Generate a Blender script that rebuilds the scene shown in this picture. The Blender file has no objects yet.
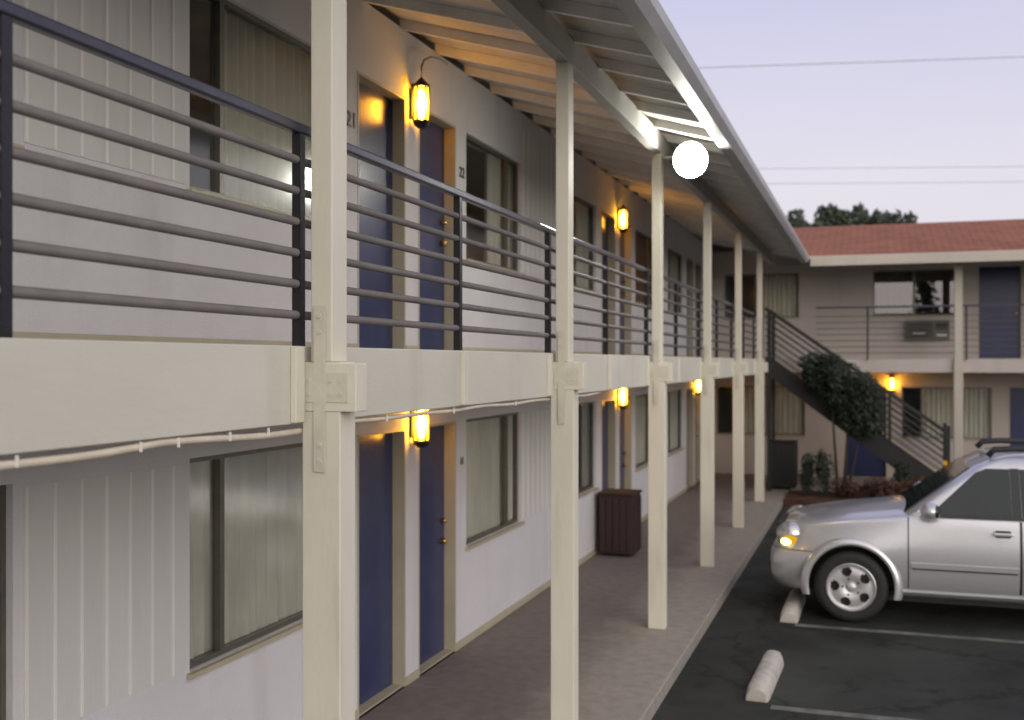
import bpy, bmesh, math, random
from mathutils import Vector, Matrix
random.seed(7)
R = math.radians
scene = bpy.context.scene
col = scene.collection

# ------------------------------------------------------------------ materials
def newmat(name):
    m = bpy.data.materials.new(name); m.use_nodes = True
    nt = m.node_tree; nt.nodes.clear()
    out = nt.nodes.new('ShaderNodeOutputMaterial')
    return m, nt, out

def pm(name, c, rough=.6, metal=0., vary=.12, scale=3., bump=0., bscale=60., c2=None, spec=.5, coat=0., stretch=None, grime=0.):
    """Principled material with noise-varied colour and optional bump."""
    m, nt, out = newmat(name)
    N, L = nt.nodes.new, nt.links.new
    b = N('ShaderNodeBsdfPrincipled')
    L(b.outputs[0], out.inputs[0])
    b.inputs['Roughness'].default_value = rough
    b.inputs['Metallic'].default_value = metal
    b.inputs['Specular IOR Level'].default_value = spec
    b.inputs['Coat Weight'].default_value = coat
    tc = N('ShaderNodeTexCoord'); mp = N('ShaderNodeMapping')
    L(tc.outputs['Object'], mp.inputs[0])
    if stretch: mp.inputs['Scale'].default_value = stretch
    n1 = N('ShaderNodeTexNoise'); n1.inputs['Scale'].default_value = scale; n1.inputs['Detail'].default_value = 6
    n1.inputs['Roughness'].default_value = .62
    L(mp.outputs[0], n1.inputs['Vector'])
    r = N('ShaderNodeValToRGB')
    d = c2 if c2 else tuple(x * (1 - vary) for x in c)
    u = tuple(min(1, x * (1 + vary * .6)) for x in c)
    r.color_ramp.elements[0].position = .3; r.color_ramp.elements[0].color = (*d, 1)
    r.color_ramp.elements[1].position = .7; r.color_ramp.elements[1].color = (*u, 1)
    L(n1.outputs['Fac'], r.inputs[0])
    cout = r.outputs[0]
    if grime:
        n3 = N('ShaderNodeTexNoise'); n3.inputs['Scale'].default_value = scale * .9; n3.inputs['Detail'].default_value = 9
        mp3 = N('ShaderNodeMapping'); mp3.inputs['Scale'].default_value = (2.2, 2.2, .35)
        L(tc.outputs['Object'], mp3.inputs[0]); L(mp3.outputs[0], n3.inputs['Vector'])
        r3 = N('ShaderNodeValToRGB'); r3.color_ramp.elements[0].position = .56; r3.color_ramp.elements[1].position = .78
        r3.color_ramp.elements[0].color = (0, 0, 0, 1); r3.color_ramp.elements[1].color = (grime, grime, grime, 1)
        L(n3.outputs['Fac'], r3.inputs[0])
        mx = N('ShaderNodeMix'); mx.data_type = 'RGBA'
        L(r3.outputs[0], mx.inputs['Factor']); L(cout, mx.inputs['A'])
        mx.inputs['B'].default_value = (c[0] * .45, c[1] * .42, c[2] * .36, 1)
        cout = mx.outputs['Result']
    L(cout, b.inputs['Base Color'])
    if bump:
        n2 = N('ShaderNodeTexNoise'); n2.inputs['Scale'].default_value = bscale; n2.inputs['Detail'].default_value = 5
        L(mp.outputs[0], n2.inputs['Vector'])
        bp = N('ShaderNodeBump'); bp.inputs['Strength'].default_value = bump; bp.inputs['Distance'].default_value = .01
        L(n2.outputs['Fac'], bp.inputs['Height']); L(bp.outputs[0], b.inputs['Normal'])
    return m

def emis(name, c, s):
    m, nt, out = newmat(name)
    e = nt.nodes.new('ShaderNodeEmission'); e.inputs[0].default_value = (*c, 1); e.inputs[1].default_value = s
    nt.links.new(e.outputs[0], out.inputs[0]); return m

def glassmat(name, tint, ior=1.5, rough=.0, gain=1.):
    """thin pane: Fresnel mirror over a tinted see-through"""
    m, nt, out = newmat(name); N, L = nt.nodes.new, nt.links.new
    t = N('ShaderNodeBsdfTransparent'); t.inputs[0].default_value = (*tint, 1)
    g = N('ShaderNodeBsdfGlossy'); g.inputs['Roughness'].default_value = rough
    f = N('ShaderNodeFresnel'); f.inputs['IOR'].default_value = ior
    ma = N('ShaderNodeMath'); ma.operation = 'MULTIPLY'; ma.inputs[1].default_value = gain; ma.use_clamp = True
    mx = N('ShaderNodeMixShader')
    L(f.outputs[0], ma.inputs[0]); L(ma.outputs[0], mx.inputs[0]); L(t.outputs[0], mx.inputs[1]); L(g.outputs[0], mx.inputs[2])
    L(mx.outputs[0], out.inputs[0]); return m

def shingle_mat():
    m, nt, out = newmat('roof_shingles'); N, L = nt.nodes.new, nt.links.new
    b = N('ShaderNodeBsdfPrincipled'); b.inputs['Roughness'].default_value = .9
    tc = N('ShaderNodeTexCoord')
    br = N('ShaderNodeTexBrick'); br.inputs['Scale'].default_value = 1.; br.inputs['Brick Width'].default_value = .3
    br.inputs['Row Height'].default_value = .13; br.inputs['Mortar Size'].default_value = .012; br.inputs['Bias'].default_value = -.2
    br.inputs['Color1'].default_value = (.35, .130, .065, 1); br.inputs['Color2'].default_value = (.25, .092, .048, 1)
    br.inputs['Mortar'].default_value = (.13, .055, .035, 1)
    L(tc.outputs['Object'], br.inputs['Vector'])
    n = N('ShaderNodeTexNoise'); n.inputs['Scale'].default_value = 1.6; n.inputs['Detail'].default_value = 7
    L(tc.outputs['Object'], n.inputs['Vector'])
    mx = N('ShaderNodeMix'); mx.data_type = 'RGBA'; mx.blend_type = 'MULTIPLY'; mx.inputs['Factor'].default_value = .4
    r = N('ShaderNodeValToRGB'); r.color_ramp.elements[0].position = .35; r.color_ramp.elements[1].position = .65
    r.color_ramp.elements[0].color = (.5, .5, .5, 1); r.color_ramp.elements[1].color = (1, 1, 1, 1)
    L(n.outputs['Fac'], r.inputs[0]); L(br.outputs['Color'], mx.inputs['A']); L(r.outputs[0], mx.inputs['B'])
    L(mx.outputs['Result'], b.inputs['Base Color']); L(b.outputs[0], out.inputs[0]); return m

def walkway_mat():
    """grey concrete, its inner strip stained red-brown by old deck paint"""
    m, nt, out = newmat('walkway_concrete'); N, L = nt.nodes.new, nt.links.new
    b = N('ShaderNodeBsdfPrincipled'); b.inputs['Roughness'].default_value = .75
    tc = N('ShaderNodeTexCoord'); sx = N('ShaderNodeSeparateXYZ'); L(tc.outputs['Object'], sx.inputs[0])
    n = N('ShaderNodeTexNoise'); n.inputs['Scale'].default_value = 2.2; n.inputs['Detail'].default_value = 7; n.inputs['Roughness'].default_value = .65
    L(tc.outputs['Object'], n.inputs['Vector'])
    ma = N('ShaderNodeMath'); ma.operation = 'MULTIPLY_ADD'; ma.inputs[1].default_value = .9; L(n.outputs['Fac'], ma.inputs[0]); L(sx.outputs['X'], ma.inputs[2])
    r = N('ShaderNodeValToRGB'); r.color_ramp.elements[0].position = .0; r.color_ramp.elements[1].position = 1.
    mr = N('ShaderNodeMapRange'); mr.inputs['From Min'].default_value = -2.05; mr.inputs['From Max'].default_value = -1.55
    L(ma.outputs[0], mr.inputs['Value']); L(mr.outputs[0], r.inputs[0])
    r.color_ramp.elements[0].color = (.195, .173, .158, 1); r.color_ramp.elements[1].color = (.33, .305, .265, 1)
    n2 = N('ShaderNodeTexNoise'); n2.inputs['Scale'].default_value = 9; n2.inputs['Detail'].default_value = 8; L(tc.outputs['Object'], n2.inputs['Vector'])
    r2 = N('ShaderNodeValToRGB'); r2.color_ramp.elements[0].position = .34; r2.color_ramp.elements[1].position = .62
    r2.color_ramp.elements[0].color = (.62, .62, .62, 1); r2.color_ramp.elements[1].color = (1.05, 1.05, 1.05, 1)
    L(n2.outputs['Fac'], r2.inputs[0])
    mx = N('ShaderNodeMix'); mx.data_type = 'RGBA'; mx.blend_type = 'MULTIPLY'; mx.inputs['Factor'].default_value = .4
    L(r.outputs[0], mx.inputs['A']); L(r2.outputs[0], mx.inputs['B']); L(mx.outputs['Result'], b.inputs['Base Color'])
    n3 = N('ShaderNodeTexNoise'); n3.inputs['Scale'].default_value = 140; L(tc.outputs['Object'], n3.inputs['Vector'])
    bp = N('ShaderNodeBump'); bp.inputs['Strength'].default_value = .35; bp.inputs['Distance'].default_value = .004
    L(n3.outputs['Fac'], bp.inputs['Height']); L(bp.outputs[0], b.inputs['Normal'])
    L(b.outputs[0], out.inputs[0]); return m

def asphalt_mat():
    m, nt, out = newmat('asphalt'); N, L = nt.nodes.new, nt.links.new
    b = N('ShaderNodeBsdfPrincipled'); b.inputs['Roughness'].default_value = .85; b.inputs['Specular IOR Level'].default_value = .3
    tc = N('ShaderNodeTexCoord')
    def noise(sc, det, rough=.6):
        n = N('ShaderNodeTexNoise'); n.inputs['Scale'].default_value = sc; n.inputs['Detail'].default_value = det; n.inputs['Roughness'].default_value = rough
        L(tc.outputs['Object'], n.inputs['Vector']); return n
    def ramp(src, p0, p1, c0, c1):
        r = N('ShaderNodeValToRGB'); r.color_ramp.elements[0].position = p0; r.color_ramp.elements[1].position = p1
        r.color_ramp.elements[0].color = (*c0, 1); r.color_ramp.elements[1].color = (*c1, 1); L(src, r.inputs[0]); return r.outputs[0]
    def mul(a, b_, f):
        x = N('ShaderNodeMix'); x.data_type = 'RGBA'; x.blend_type = 'MULTIPLY'; x.inputs['Factor'].default_value = f
        L(a, x.inputs['A']); L(b_, x.inputs['B']); return x.outputs['Result']
    base = ramp(noise(.75, 7).outputs['Fac'], .36, .66, (.021, .024, .021), (.056, .063, .055))
    agg = ramp(noise(150, 3).outputs['Fac'], .35, .7, (.45, .45, .45), (1.5, 1.5, 1.5))
    oil = ramp(noise(2.3, 4).outputs['Fac'], .60, .70, (1, 1, 1), (.35, .35, .36))
    vo = N('ShaderNodeTexVoronoi'); vo.feature = 'DISTANCE_TO_EDGE'; vo.inputs['Scale'].default_value = .55
    wv = N('ShaderNodeMix'); wv.data_type = 'RGBA'; wv.inputs['Factor'].default_value = .35
    L(tc.outputs['Object'], wv.inputs['A']); L(noise(4, 6).outputs['Color'], wv.inputs['B']); L(wv.outputs['Result'], vo.inputs['Vector'])
    crack = ramp(vo.outputs['Distance'], .004, .014, (.45, .45, .45), (1, 1, 1))
    c = mul(mul(mul(base, agg, .7), oil, .8), crack, .8)
    L(c, b.inputs['Base Color'])
    bp = N('ShaderNodeBump'); bp.inputs['Strength'].default_value = .7; bp.inputs['Distance'].default_value = .008
    L(noise(170, 4).outputs['Fac'], bp.inputs['Height']); L(bp.outputs[0], b.inputs['Normal'])
    L(b.outputs[0], out.inputs[0]); return m

def leafmat(name, c, c2):
    m, nt, out = newmat(name); N, L = nt.nodes.new, nt.links.new
    b = N('ShaderNodeBsdfPrincipled'); b.inputs['Roughness'].default_value = .6
    tc = N('ShaderNodeTexCoord'); n = N('ShaderNodeTexNoise'); n.inputs['Scale'].default_value = 2.5; n.inputs['Detail'].default_value = 4
    L(tc.outputs['Object'], n.inputs['Vector'])
    r = N('ShaderNodeValToRGB'); r.color_ramp.elements[0].position = .35; r.color_ramp.elements[1].position = .65
    r.color_ramp.elements[0].color = (*c2, 1); r.color_ramp.elements[1].color = (*c, 1)
    L(n.outputs['Fac'], r.inputs[0]); L(r.outputs[0], b.inputs['Base Color']); L(b.outputs[0], out.inputs[0]); return m

M = dict(
    stucco=pm('stucco', (.67, .665, .68), .85, vary=.06, scale=1.3, bump=.5, bscale=90, grime=.26),
    tan=pm('tan_stucco', (.52, .475, .44), .85, vary=.08, scale=1.2, bump=.5, bscale=90, grime=.2),  # stucco darkened: the far wing's weaker light put into its colour
    tancream=pm('tan_cream_paint', (.50, .46, .385), .6, vary=.08, scale=2, grime=.2),  # cream darkened too, weaker light at the far posts put into the paint
    siding=pm('siding_paint', (.65, .65, .63), .7, vary=.07, scale=2., bump=.15, bscale=40, stretch=(1, 1, .15), grime=.12),
    batten=pm('batten_paint', (.80, .78, .75), .6, vary=.05),  # siding paint made paler, light caught on the ridges put into its colour
    cream=pm('cream_paint', (.71, .69, .575), .55, vary=.08, scale=3, bump=.16, bscale=38, stretch=(1, 1, .3), grime=.34),
    fascia=pm('fascia_paint', (.62, .615, .535), .6, vary=.07, scale=2, bump=.14, bscale=35, stretch=(1, .4, 1), grime=.26),
    jamb=pm('jamb_paint', (.45, .41, .30), .55, vary=.1, grime=.2),
    door=pm('navy_door_paint', (.032, .043, .118), .26, vary=.15, scale=4, spec=.5, bump=.03, bscale=20),
    soffit=pm('soffit_boards', (.68, .665, .63), .8, vary=.2, scale=3, stretch=(1, .3, 1), grime=.2),
    rafter=pm('rafter_paint', (.87, .85, .81), .7, vary=.1, scale=3, grime=.2),
    beam=pm('beam_paint', (.42, .40, .36), .7, vary=.1, scale=3, grime=.25),
    gutter=pm('gutter_metal', (.42, .43, .45), .45, vary=.1, scale=3, spec=.6, grime=.15),
    shingle=shingle_mat(),
    rail=pm('rail_paint', (.035, .036, .055), .3, vary=.25, scale=14, spec=.6, bump=.08, bscale=60, grime=.3),
    bars=pm('bar_paint', (.16, .148, .145), .6, vary=.2, scale=8),
    post_metal=pm('stanchion_paint', (.012, .012, .016), .4, vary=.3, scale=20, bump=.2, bscale=30),
    alum=pm('window_aluminium', (.17, .165, .14), .4, .6, vary=.15, scale=10),
    glass=glassmat('window_glass', (.90, .905, .88), 1.45, .11, .26),
    filmglass=glassmat('reflective_window_glass', (.62, .62, .60), 2.3, .01, 1.),
    curtain=pm('curtain_cloth', (.80, .79, .75), .9, vary=.16, scale=7, stretch=(1, 1, .2)),
    curtain_white=pm('curtain_white', (.80, .80, .75), .9, vary=.1, scale=5, stretch=(1, 1, .2)),
    curtain_brown=pm('curtain_brown', (.28, .12, .06), .9, vary=.2, scale=5),
    dark=pm('dark_void', (.02, .02, .02), .9),
    brass=pm('brass', (.65, .45, .18), .3, 1., vary=.1, scale=20),
    steel=pm('plate_steel', (.62, .60, .50), .5, vary=.08, scale=12, bump=.1),
    iron=pm('lantern_iron', (.03, .024, .018), .5, .5, vary=.2, scale=20),
    conduit=pm('conduit_grey', (.35, .34, .31), .5, vary=.1),
    numeral=pm('numeral_black', (.02, .02, .02), .5),
    cable=pm('cable_sheath', (.66, .60, .48), .6, vary=.16, scale=9),
    walk=walkway_mat(),
    asphalt=asphalt_mat(),
    kerb=pm('kerb_dark', (.05, .05, .048), .8, vary=.3, scale=5, bump=.3),
    line=pm('line_paint', (.22, .22, .19), .8, vary=.0, c2=(.06, .065, .06), scale=7),
    stop=pm('wheel_stop_concrete', (.50, .48, .43), .85, vary=.3, scale=8, bump=.5, bscale=70, grime=.4),
    soil=pm('bed_soil', (.075, .035, .022), .95, vary=.5, scale=9, bump=1., bscale=40),
    bin=pm('bin_brown', (.030, .014, .013), .6, vary=.3, scale=5, bump=.2, bscale=25, stretch=(1, 1, .2)),
    binblack=pm('bin_black', (.012, .012, .014), .5, vary=.3, scale=6),
    paint=pm('silver_car_paint', (.60, .61, .63), .28, .55, vary=.03, scale=30, coat=.7),
    rubber=pm('tyre_rubber', (.018, .018, .018), .75, vary=.2, scale=30, bump=.2, bscale=50),
    trim=pm('black_trim', (.02, .02, .022), .5, vary=.2, scale=20),
    alloy=pm('alloy_wheel', (.66, .66, .67), .35, .6, vary=.08, scale=20),
    carglass=pm('tinted_glass', (.026, .034, .036), .05, vary=.1, spec=.35),
    headlens=pm('headlamp_lens', (.55, .56, .56), .12, .6, vary=.05, coat=1.),
    amber=emis('amber_lens_lit', (.80, .40, .015), .9),  # flash glint in the indicator lens put in as its own glow
    ambercore=emis('amber_lamp_core', (1., .80, .22), 7.),  # brightest spot of that glint, also put in as emission
    amberdull=pm('amber_reflector', (.8, .45, .03), .25, vary=.05),
    bulb=emis('lantern_bulb', (1., .64, .17), 80.),
    flood=emis('flood_lens', (1., .98, .88), 120.),
    bark=pm('bark', (.06, .045, .035), .95, vary=.3, scale=12, bump=.8, bscale=30),
    paletrunk=pm('pale_bark', (.16, .14, .11), .95, vary=.3, scale=12, bump=.5, bscale=30),
    leaf_dark=leafmat('leaf_dark', (.026, .042, .022), (.012, .02, .011)),
    leaf_far=leafmat('leaf_far', (.055, .075, .035), (.02, .03, .018)),
    leaf_red=leafmat('leaf_red', (.10, .040, .018), (.035, .016, .011)),
    wire=pm('wire_grey', (.55, .55, .60), .7),
    acgrille=pm('ac_grille', (.12, .125, .09), .6, vary=.2),
    stairmetal=pm('stair_metal', (.013, .013, .014), .5, vary=.25, scale=10),
    tread=pm('stair_tread', (.10, .095, .085), .8, vary=.2, scale=8),
)
def lantern_glass():
    m, nt, out = newmat('lantern_amber_glass'); N, L = nt.nodes.new, nt.links.new
    t = N('ShaderNodeBsdfTransparent'); t.inputs[0].default_value = (1, .66, .16, 1)
    tr = N('ShaderNodeBsdfTranslucent'); tr.inputs[0].default_value = (1, .55, .08, 1)
    mx = N('ShaderNodeMixShader'); mx.inputs[0].default_value = .3
    L(t.outputs[0], mx.inputs[1]); L(tr.outputs[0], mx.inputs[2]); L(mx.outputs[0], out.inputs[0]); return m
M['lglass'] = lantern_glass()

# ------------------------------------------------------------------ object helpers
def obj(name, bm, mat, parent=None, smooth=False, label=None, bevel=0., recalc=True):
    if recalc: bmesh.ops.recalc_face_normals(bm, faces=bm.faces)
    me = bpy.data.meshes.new(name); bm.to_mesh(me); bm.free()
    mats = mat if isinstance(mat, (list, tuple)) else [mat]
    for m in mats: me.materials.append(m)
    if smooth:
        for p in me.polygons: p.use_smooth = True
    o = bpy.data.objects.new(name, me); col.objects.link(o)
    if parent is not None: o.parent = parent
    if label: o['label'] = label
    if bevel:
        md = o.modifiers.new('bevel', 'BEVEL'); md.width = bevel; md.segments = 2; md.limit_method = 'ANGLE'
    return o
def tag(o, label, cat, group=None, kind=None):
    o['label'] = label; o['category'] = cat
    if group: o['group'] = group
    if kind: o['kind'] = kind
    return o
def thing(name, label, cat, loc=(0, 0, 0), rz=0., group=None):
    o = bpy.data.objects.new(name, None); col.objects.link(o)
    o.location = loc; o.rotation_euler.z = rz; o.empty_display_size = .2
    return tag(o, label, cat, group)
def copy_tree(o, parent=None):
    c = o.copy(); col.objects.link(c); c.parent = parent
    for ch in list(o.children): copy_tree(ch, c)
    return c
def B(): return bmesh.new()
def quad(bm, pts, mi=0):
    f = bm.faces.new([bm.verts.new(p) for p in pts]); f.material_index = mi; return f
def box(bm, x0, x1, y0, y1, z0, z1, mi=0):
    v = [bm.verts.new((x, y, z)) for z in (z0, z1) for y in (y0, y1) for x in (x0, x1)]
    for i in ((0, 2, 3, 1), (4, 5, 7, 6), (0, 1, 5, 4), (2, 6, 7, 3), (0, 4, 6, 2), (1, 3, 7, 5)):
        f = bm.faces.new([v[k] for k in i]); f.material_index = mi
def prism(bm, poly, fn):
    """poly: list of 2-D points; fn(p, k) -> 3-D for k = 0, 1"""
    a = [bm.verts.new(fn(p, 0)) for p in poly]; b = [bm.verts.new(fn(p, 1)) for p in poly]
    bm.faces.new(a); bm.faces.new(b[::-1]); n = len(poly)
    for i in range(n): bm.faces.new([a[i], b[i], b[(i + 1) % n], a[(i + 1) % n]])
def tube(bm, pts, r, n=8, rf=None, cap=True):
    pts = [Vector(p) for p in pts]; rings = []
    for i, p in enumerate(pts):
        t = (pts[min(i + 1, len(pts) - 1)] - pts[max(i - 1, 0)]).normalized()
        a = t.cross(Vector((0, 0, 1)))
        if a.length < 1e-3: a = t.cross(Vector((0, 1, 0)))
        a.normalize(); b = t.cross(a)
        rr = rf(i / max(1, len(pts) - 1)) if rf else r
        rings.append([bm.verts.new(p + rr * (math.cos(2 * math.pi * k / n) * a + math.sin(2 * math.pi * k / n) * b)) for k in range(n)])
    for A_, B_ in zip(rings, rings[1:]):
        for k in range(n): bm.faces.new([A_[k], A_[(k + 1) % n], B_[(k + 1) % n], B_[k]])
    if cap: bm.faces.new(rings[0][::-1]); bm.faces.new(rings[-1])
def bar(bm, p, q, w, h):
    """rectangular bar from p to q: w horizontally, h vertically"""
    p, q = Vector(p), Vector(q); t = (q - p).normalized()
    a = t.cross(Vector((0, 0, 1)))
    a = Vector((1, 0, 0)) if a.length < 1e-3 else a.normalized()
    b = a.cross(t).normalized()
    A_ = [bm.verts.new(p + sx * a * w / 2 + sy * b * h / 2) for sx, sy in ((-1, -1), (1, -1), (1, 1), (-1, 1))]
    B_ = [bm.verts.new(q + sx * a * w / 2 + sy * b * h / 2) for sx, sy in ((-1, -1), (1, -1), (1, 1), (-1, 1))]
    bm.faces.new(A_[::-1]); bm.faces.new(B_)
    for k in range(4): bm.faces.new([A_[k], A_[(k + 1) % 4], B_[(k + 1) % 4], B_[k]])
def lathe(bm, prof, n=24, axis='z', c=(0, 0, 0), close=True):
    """prof: (r, h) list"""
    rings = []
    for r, h in prof:
        ring = []
        for k in range(n):
            t = 2 * math.pi * k / n; u, v = r * math.cos(t), r * math.sin(t)
            p = (u, v, h) if axis == 'z' else ((u, h, v) if axis == 'y' else (h, u, v))
            ring.append(bm.verts.new((p[0] + c[0], p[1] + c[1], p[2] + c[2])))
        rings.append(ring)
    for A_, B_ in zip(rings, rings[1:]):
        for k in range(n): bm.faces.new([A_[k], A_[(k + 1) % n], B_[(k + 1) % n], B_[k]])
    if close: bm.faces.new(rings[0][::-1]); bm.faces.new(rings[-1])
def ellipsoid(bm, c, r, n=16, m=10):
    mat = Matrix.Translation(c) @ Matrix.Diagonal((*r, 1))
    bmesh.ops.create_uvsphere(bm, u_segments=n, v_segments=m, radius=1, matrix=mat)

# ------------------------------------------------------------------ world, sun, camera
SUN_EL, SUN_AZ = R(4), R(138)            # afterglow of a sun just down, behind the camera to its right
w = bpy.data.worlds.new('World'); scene.world = w; w.use_nodes = True
nt = w.node_tree; nt.nodes.clear(); N, L = nt.nodes.new, nt.links.new
wo = N('ShaderNodeOutputWorld'); bg = N('ShaderNodeBackground'); L(bg.outputs[0], wo.inputs[0])
sky = N('ShaderNodeTexSky'); sky.sky_type = 'NISHITA'; sky.sun_disc = False
sky.sun_elevation = SUN_EL; sky.sun_rotation = SUN_AZ; sky.air_density = 1.2; sky.dust_density = 2.2; sky.ozone_density = 2.5
tint = N('ShaderNodeMix'); tint.data_type = 'RGBA'; tint.blend_type = 'MULTIPLY'; tint.inputs['Factor'].default_value = 1
tint.inputs['B'].default_value = (1, 1, 1, 1)
L(sky.outputs[0], tint.inputs['A'])
# dusk air: lavender overhead, paler and pinker near the horizon, peach towards the sunset
tc = N('ShaderNodeTexCoord'); sp = N('ShaderNodeSeparateXYZ'); L(tc.outputs['Generated'], sp.inputs[0])
rz = N('ShaderNodeValToRGB'); e = rz.color_ramp.elements
e[0].position = 0.; e[0].color = (.87, .80, .845, 1); e[1].position = 1.; e[1].color = (.30, .33, .58, 1)
x = e.new(.16); x.color = (.83, .80, .90, 1); x = e.new(.36); x.color = (.63, .63, .87, 1)
L(sp.outputs['Z'], rz.inputs[0])
mr = N('ShaderNodeMapRange'); mr.inputs['From Min'].default_value = -.1; mr.inputs['From Max'].default_value = .9
mr.inputs['To Min'].default_value = 0; mr.inputs['To Max'].default_value = 1; 
dx = N('ShaderNodeMath'); dx.operation = 'MULTIPLY'; dx.inputs[1].default_value = .62; L(sp.outputs['X'], dx.inputs[0])
dy = N('ShaderNodeMath'); dy.operation = 'MULTIPLY_ADD'; dy.inputs[1].default_value = -.78; L(sp.outputs['Y'], dy.inputs[0]); L(dx.outputs[0], dy.inputs[2])
L(dy.outputs[0], mr.inputs['Value'])
warm = N('ShaderNodeMix'); warm.data_type = 'RGBA'; warm.inputs['B'].default_value = (1.70, 1.54, 1.47, 1)
L(mr.outputs[0], warm.inputs['Factor']); L(rz.outputs[0], warm.inputs['A'])
cn = N('ShaderNodeTexNoise'); cn.inputs['Scale'].default_value = 2.2; cn.inputs['Detail'].default_value = 5
cmp_ = N('ShaderNodeMapping'); cmp_.inputs['Scale'].default_value = (1, 1, 4.5); L(tc.outputs['Generated'], cmp_.inputs[0]); L(cmp_.outputs[0], cn.inputs['Vector'])
cr = N('ShaderNodeValToRGB'); cr.color_ramp.elements[0].position = .3; cr.color_ramp.elements[1].position = .7
cr.color_ramp.elements[0].color = (.95, .955, .975, 1); cr.color_ramp.elements[1].color = (1.04, 1.025, 1.01, 1); L(cn.outputs['Fac'], cr.inputs[0])
hz = N('ShaderNodeMix'); hz.data_type = 'RGBA'; hz.blend_type = 'MULTIPLY'; hz.inputs['Factor'].default_value = 1
L(warm.outputs['Result'], hz.inputs['A']); L(cr.outputs[0], hz.inputs['B'])
mixs = N('ShaderNodeMix'); mixs.data_type = 'RGBA'; mixs.inputs['Factor'].default_value = .85
gain = N('ShaderNodeMix'); gain.data_type = 'RGBA'; gain.blend_type = 'MULTIPLY'; gain.inputs['Factor'].default_value = 1; gain.inputs['B'].default_value = (10, 10, 10, 1)
L(hz.outputs['Result'], gain.inputs['A'])
L(tint.outputs['Result'], mixs.inputs['A']); L(gain.outputs['Result'], mixs.inputs['B'])
L(mixs.outputs['Result'], bg.inputs[0]); bg.inputs[1].default_value = .1

sl = bpy.data.lights.new('sun', 'SUN'); sl.energy = 1.4; sl.angle = R(50); sl.color = (1, .95, .90)
so = bpy.data.objects.new('sun', sl); col.objects.link(so)
so.rotation_euler = (R(84), 0, R(40)); so.location = (5, -20, 20)

cam = bpy.data.cameras.new('camera'); co = bpy.data.objects.new('camera', cam); col.objects.link(co)
co.location = (0, 0, 2.55); co.rotation_euler = (R(90), 0, R(18.6))
cam.sensor_width = 36; cam.lens = 37.58; cam.shift_y = 2 / 1024; cam.clip_start = .05; cam.clip_end = 2000
cam.dof.use_dof = True; cam.dof.focus_distance = 4.6; cam.dof.aperture_fstop = 2.2; cam.dof.aperture_blades = 0
scene.camera = co
scene.view_settings.view_transform = 'Standard'; scene.view_settings.look = 'None'
scene.view_settings.exposure = .1; scene.view_settings.gamma = 1
scene.render.engine = 'CYCLES'
cy = scene.cycles; cy.use_denoising = True
cy.max_bounces = 8; cy.transparent_max_bounces = 12; cy.sample_clamp_indirect = 4; cy.caustics_reflective = False; cy.caustics_refractive = False

# ------------------------------------------------------------------ ground
GZ = -.12
bm = B(); quad(bm, [(-300, -300, GZ), (300, -300, GZ), (300, 300, GZ), (-300, 300, GZ)])
tag(obj('asphalt', bm, M['asphalt']), 'dark weathered asphalt of the motel parking lot', 'parking lot', kind='structure')
bm = B()
box(bm, -3.48, -1.56, -3, 24.8, GZ - .1, 0); box(bm, -1.558, 20, 22.9, 24.8, GZ - .1, 0)
tag(obj('sidewalk', bm, M['walk'], bevel=.012), 'raised concrete walkway along the motel doors, brown near the wall', 'walkway', kind='structure')
bm = B()
for Y in (5.73, 8.47, 11.2, 13.94, 16.68):
    box(bm, -.74, 4.4, Y - .05, Y + .05, GZ + .001, GZ + .004)
tag(obj('parking_lines', bm, M['line']), 'worn pale painted lines between parking stalls', 'line', kind='structure')
bm = B(); box(bm, -1.54, 1.6, 20.3, 21.5, GZ - .05, .02)
g = bmesh.ops.subdivide_edges(bm, edges=bm.edges, cuts=6, use_grid_fill=True)
for v in bm.verts:
    if v.co.z > 0: v.co.z += random.uniform(-.02, .05)
tag(obj('planting_bed', bm, M['soil']), 'reddish brown planting bed at the foot of the stairs', 'planting bed', kind='structure')
def wheel_stop(y0, y1, xc, rz, label):
    t = B(); Lh = (y1 - y0) / 2; rows = []
    for i in range(25):
        f = -1 + 2 * i / 24; q = max(0., abs(f) - .86) / .14; hgt = .135 * (1 - .30 * q * q); wd = 1 - .12 * q * q
        rows.append([t.verts.new((wd * .092 * px_ + random.uniform(-.0015, .0015), f * Lh, hgt * pz_ + (random.uniform(-.0015, .0015) if pz_ > 0 else 0))) for px_, pz_ in
                     ((-1, 0), (-.97, .3), (-.84, .66), (-.62, .9), (-.3, .99), (0, 1), (.3, .99), (.62, .9), (.84, .66), (.97, .3), (1, 0))])
    for A_, B_ in zip(rows, rows[1:]):
        for k in range(10): t.faces.new([A_[k], A_[k + 1], B_[k + 1], B_[k]])
    t.faces.new(rows[0]); t.faces.new(rows[-1][::-1])
    o = obj('wheel_stop', t, M['stop'], smooth=True); o.data.set_sharp_from_angle(angle=R(50)); o.location = (xc, (y0 + y1) / 2, GZ); o.rotation_euler.z = rz
    return tag(o, label, 'wheel stop', 'concrete wheel stops in the parking lot')
wheel_stop(8.58, 9.72, -.84, R(-2), 'pale concrete wheel stop in the empty parking stall')
wheel_stop(11.28, 12.42, -.80, R(-1), 'concrete wheel stop under the nose of the silver car')

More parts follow.
